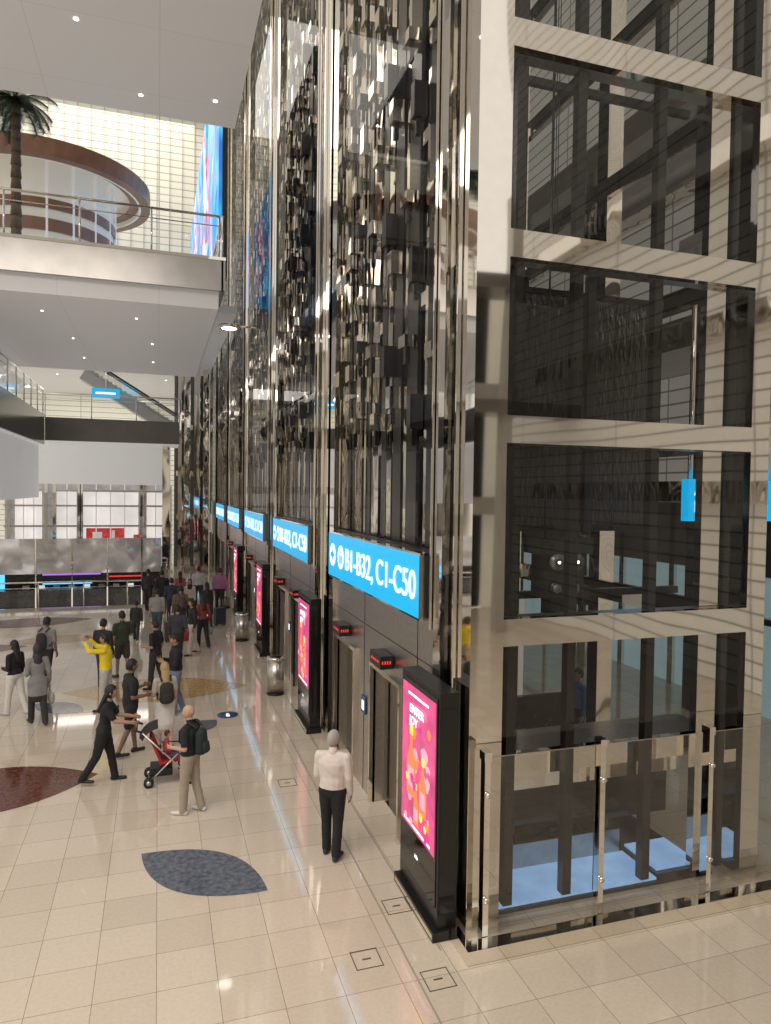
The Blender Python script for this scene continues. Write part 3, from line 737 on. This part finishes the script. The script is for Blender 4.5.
    if bag:
        bc=cm('handbag_leather',bag,.5); wr=hands[1][0]; c=wr+Vector((.03,.02,-.36))
        out.caps(c+Vector((0,-.1,0)),c+Vector((0,.1,0)),.14,.14,bc,.45,Vector((0,0,1)),n=14)
        out.caps(c+Vector((0,-.09,.1)),wr+Vector((.0,.0,-.08)),.01,.01,bc,n=6); out.caps(c+Vector((0,.09,.1)),wr+Vector((0,0,-.08)),.01,.01,bc,n=6)
    M=Matrix.Translation((x,y,z0))@Matrix.Rotation(math.radians(head-90),4,'Z')@Matrix.Scale(hs,4)
    out.xf(M)
    zm=min(p[2] for p in out.v)
    if not sit: out.v=[(p[0],p[1],p[2]-zm+.001) for p in out.v]
    return out.obj(name)

human('standing_man',2.37,9.56,58,1.80,(.70,.64,.58),(.012,.012,.014),'m',(.38,.36,.34),'thin','long','front','hang',5,(2,6),look=-20,vox=.010,build=1.16,collar=True)
human('man_with_backpack',.50,11.5,150,1.75,(.015,.018,.02),(.38,.32,.25),'l',(.25,.2,.15),'bald','short','bent','hang',6,(3,9),shoes=(.7,.68,.65),backpack=(.02,.03,.03),vox=.010,build=1.18,look=15)
human('woman_pushing_stroller',-.90,13.1,-5,1.76,(.012,.012,.014),(.012,.012,.014),'m',(.012,.01,.01),'long','short','push','push',14,(4,18),shoes=(.02,.02,.02),lean=8,female=True,vox=.012,build=1.12)
human('man_in_black',-.50,14.35,20,1.88,(.012,.012,.014),(.012,.012,.014),'d',(.012,.01,.01),'short','short','phone','bent',10,shorts=True,vox=.013,build=1.15)
human('blonde_woman',.14,14.5,100,1.74,(.5,.45,.38),(.70,.67,.63),'l',(.45,.30,.14),'long','short','bent','hang',6,skirt=.4,shorts=True,backpack=(.03,.03,.03),female=True,vox=.013)
human('bearded_man_with_phone',.40,16.7,190,1.86,(.015,.015,.018),(.14,.20,.28),'m',(.02,.015,.01),'short','long','phone','phone',5,shoes=(.5,.5,.5),tilt=-15,vox=.013,build=1.17)
human('man_in_yellow_shirt',-1.15,17.4,170,1.80,(.88,.66,.03),(.5,.48,.45),'m',(.02,.015,.01),'short','long','camera','camera',6,vox=.014,build=1.15)
human('man_in_shorts',-.92,20.3,120,1.84,(.04,.05,.03),(.05,.05,.04),'m',(.02,.015,.01),'short','short','hang','bent',8,shorts=True,vox=.016,build=1.12)
human('standing_man',-1.35,19.4,60,1.80,(.02,.02,.025),(.05,.05,.07),'m',(.02,.015,.01),'short','long','hang','hang',5,vox=.016)
human('woman_in_white_trousers',-3.08,17.6,140,1.72,(.012,.012,.014),(.70,.68,.64),'m',(.012,.01,.01),'long','long','bent','hang',12,shoes=(.5,.5,.5),female=True,vox=.013,build=1.15)
human('woman_in_patterned_tunic',-2.5,16.8,110,1.78,(.24,.24,.24),(.03,.03,.03),'m',(.03,.03,.035),'scarf','long','bent','bag',12,female=True,bag=(.4,.38,.34),vox=.013,build=1.18,tunic=.28)
human('man_with_backpack',-2.75,19.9,60,1.82,(.25,.24,.23),(.02,.02,.02),'d',(.02,.015,.01),'short','short','hang','hang',8,backpack=(.03,.03,.035),vox=.016)
human('man_with_shoulder_bag',-.05,18.9,150,1.80,(.015,.015,.018),(.03,.03,.035),'m',(.02,.015,.01),'short','short','bent','bag',8,bag=(.7,.68,.65),vox=.016,build=1.12)
human('woman_with_handbag',1.03,22.6,200,1.76,(.02,.02,.02),(.55,.5,.45),'m',(.02,.015,.01),'long','long','bag','bag',10,bag=(.35,.03,.03),female=True,vox=.018,build=1.12)
human('woman_in_red_sweater',1.4,23.5,110,1.74,(.22,.05,.04),(.02,.02,.02),'m',(.02,.015,.01),'long','long','bent','bag',10,bag=(.3,.28,.25),female=True,vox=.018)
human('man_in_purple_shirt',2.45,29.8,80,1.92,(.26,.13,.23),(.02,.02,.02),'m',(.02,.015,.01),'short','long','hang','hang',5,vox=.02,build=1.15)
human('walking_man',.76,25.6,100,1.80,(.20,.13,.08),(.04,.04,.05),'m',(.02,.015,.01),'short','long','hang','bent',14,vox=.02,backpack=(.1,.08,.06))
human('walking_man',.16,30.1,90,1.85,(.02,.02,.02),(.02,.02,.025),'m',(.02,.015,.01),'short','long','back','fwd',14,vox=.02)
human('walking_man',-.02,25.2,80,1.76,(.3,.3,.3),(.06,.08,.12),'m',(.02,.015,.01),'short','short','hang','hang',12,vox=.02)
human('child_walking',-.7,25.2,80,1.35,(.03,.03,.03),(.03,.03,.03),'m',(.02,.015,.01),'short','long','hang','hang',12,vox=.022)
human('walking_woman',1.75,26.9,100,1.72,(.03,.03,.03),(.03,.03,.03),'m',(.02,.015,.01),'long','long','hang','hang',12,vox=.02,female=True)
human('walking_woman',.9,31.0,95,1.68,(.35,.1,.08),(.03,.03,.05),'m',(.02,.015,.01),'long','long','hang','hang',12,vox=.022,female=True)
human('walking_man',1.7,31.8,95,1.78,(.5,.5,.5),(.03,.03,.05),'m',(.02,.015,.01),'short','long','hang','hang',12,vox=.022)
human('walking_man',.5,28,95,1.78,(.03,.04,.07),(.03,.03,.05),'m',(.02,.015,.01),'short','long','hang','bent',12,vox=.022)
human('walking_woman',1.2,28.5,260,1.66,(.5,.42,.36),(.03,.03,.05),'m',(.02,.015,.01),'scarf','long','hang','bent',12,vox=.022,female=True)
human('walking_man',.55,21.3,75,1.80,(.05,.05,.06),(.02,.02,.02),'m',(.02,.015,.01),'short','long','hang','bent',12,vox=.018)
human('walking_man',-.4,31.2,75,1.78,(.03,.03,.03),(.02,.02,.02),'m',(.02,.015,.01),'short','long','hang','bent',12,vox=.022)
human('person_in_blue',7.95,11.9,180,1.75,(.03,.2,.5),(.03,.03,.05),'m',(.02,.015,.01),'short','long','hang','bent',6,vox=.022)

def suitcase(name,x,y,rot,col):
    b=MB(); m=cm('suitcase_shell',col,.35)
    b.box((-.2,-.12,.06),(.2,.12,.68),m)
    for i in range(5): b.box((-.16+i*.075,-.127,.1),(-.13+i*.075,.127,.64),m)
    for sx in (-.15,.15):
        for sy in (-.09,.09): b.tube((sx-.015,sy,.03),(sx+.015,sy,.03),.03,RUBBER,n=12); b.tube((sx,sy,.03),(sx,sy,.07),.015,BLACK,n=6)
    for sx in (-.08,.08): b.tube((sx,-.08,.68),(sx,-.08,1.02),.008,BRUSH,n=6)
    b.caps((-.09,-.08,1.02),(.09,-.08,1.02),.015,.015,BLACK,n=8)
    o=b.obj(name,loc=(x,y,0),bevel=.02); o.rotation_euler=(0,0,rot)
suitcase('suitcase',1.95,29.5,.2,(.02,.02,.025)); suitcase('suitcase',2.25,27.2,.3,(.03,.03,.06)); suitcase('suitcase',.42,24.7,.1,(.06,.05,.05)); suitcase('suitcase',1.2,32.4,.1,(.03,.03,.03))

# stroller with child (faces +X)
e=empty('baby_stroller',(.16,12.9,0))
b=MB(); RED=cm('stroller_red',(.40,.02,.03))
for sy in (-.24,.24):
    for xx in (-.30,.42):
        for dy in (-.03,.03): b.caps((xx,sy+dy-.008,.085),(xx,sy+dy+.008,.085),.085,.085,RUBBER,n=20,round_=False); b.tube((xx,sy+dy-.012,.085),(xx,sy+dy+.012,.085),.04,BRUSH,n=12)
    b.tube((.42,sy,.09),(-.42,sy,.98),.014,BRUSH); b.tube((-.30,sy,.09),(.18,sy,.55),.014,BRUSH)
    b.caps((-.42,sy,.98),(-.52,sy,1.02),.02,.02,BLACK); b.tube((-.10,sy,.62),(.24,sy,.60),.012,BLACK)
b.tube((-.30,-.24,.1),(-.30,.24,.1),.012,BRUSH); b.tube((.42,-.24,.1),(.42,.24,.1),.012,BRUSH); b.tube((-.5,-.24,1.01),(-.5,.24,1.01),.014,BLACK)
b.obj('frame',e)
b=MB(); R=Matrix.Rotation(math.radians(-8),3,'Y'); b.obox((.05,0,.40),(.34,.40,.05),R,RED)
R=Matrix.Rotation(math.radians(-22),3,'Y'); b.obox((-.18,0,.62),(.05,.40,.5),R,RED); b.obox((.30,0,.22),(.16,.3,.03),Matrix.Rotation(.6,3,'Y'),BLACK)
b.box((-.28,-.2,.16),(.1,.2,.3),BLACK); b.obj('seat',e,bevel=.02)
b=MB()
n=8;vs=[];fs=[]
for i in range(n+1):
    t=math.radians(95+i*65/n)
    for sy in (-.23,-.12,.12,.23):
        rr=.36 if abs(sy)<.2 else .30
        vs.append((-.12+rr*math.cos(t),sy,.72+rr*math.sin(t)))
for i in range(n):
    for k in range(3): fs.append((i*4+k,i*4+k+1,(i+1)*4+k+1,(i+1)*4+k))
b.add(vs,fs,cm('canopy_black',(.03,.02,.02)),True); b.obj('canopy',e)
ch=human('child',0,0,0,.92,(.45,.05,.06),(.08,.1,.16),'l',(.05,.03,.02),'short','long','bent','bent',sit=True,vox=.016)
ch.location=(0,0,.16); ch.parent=e
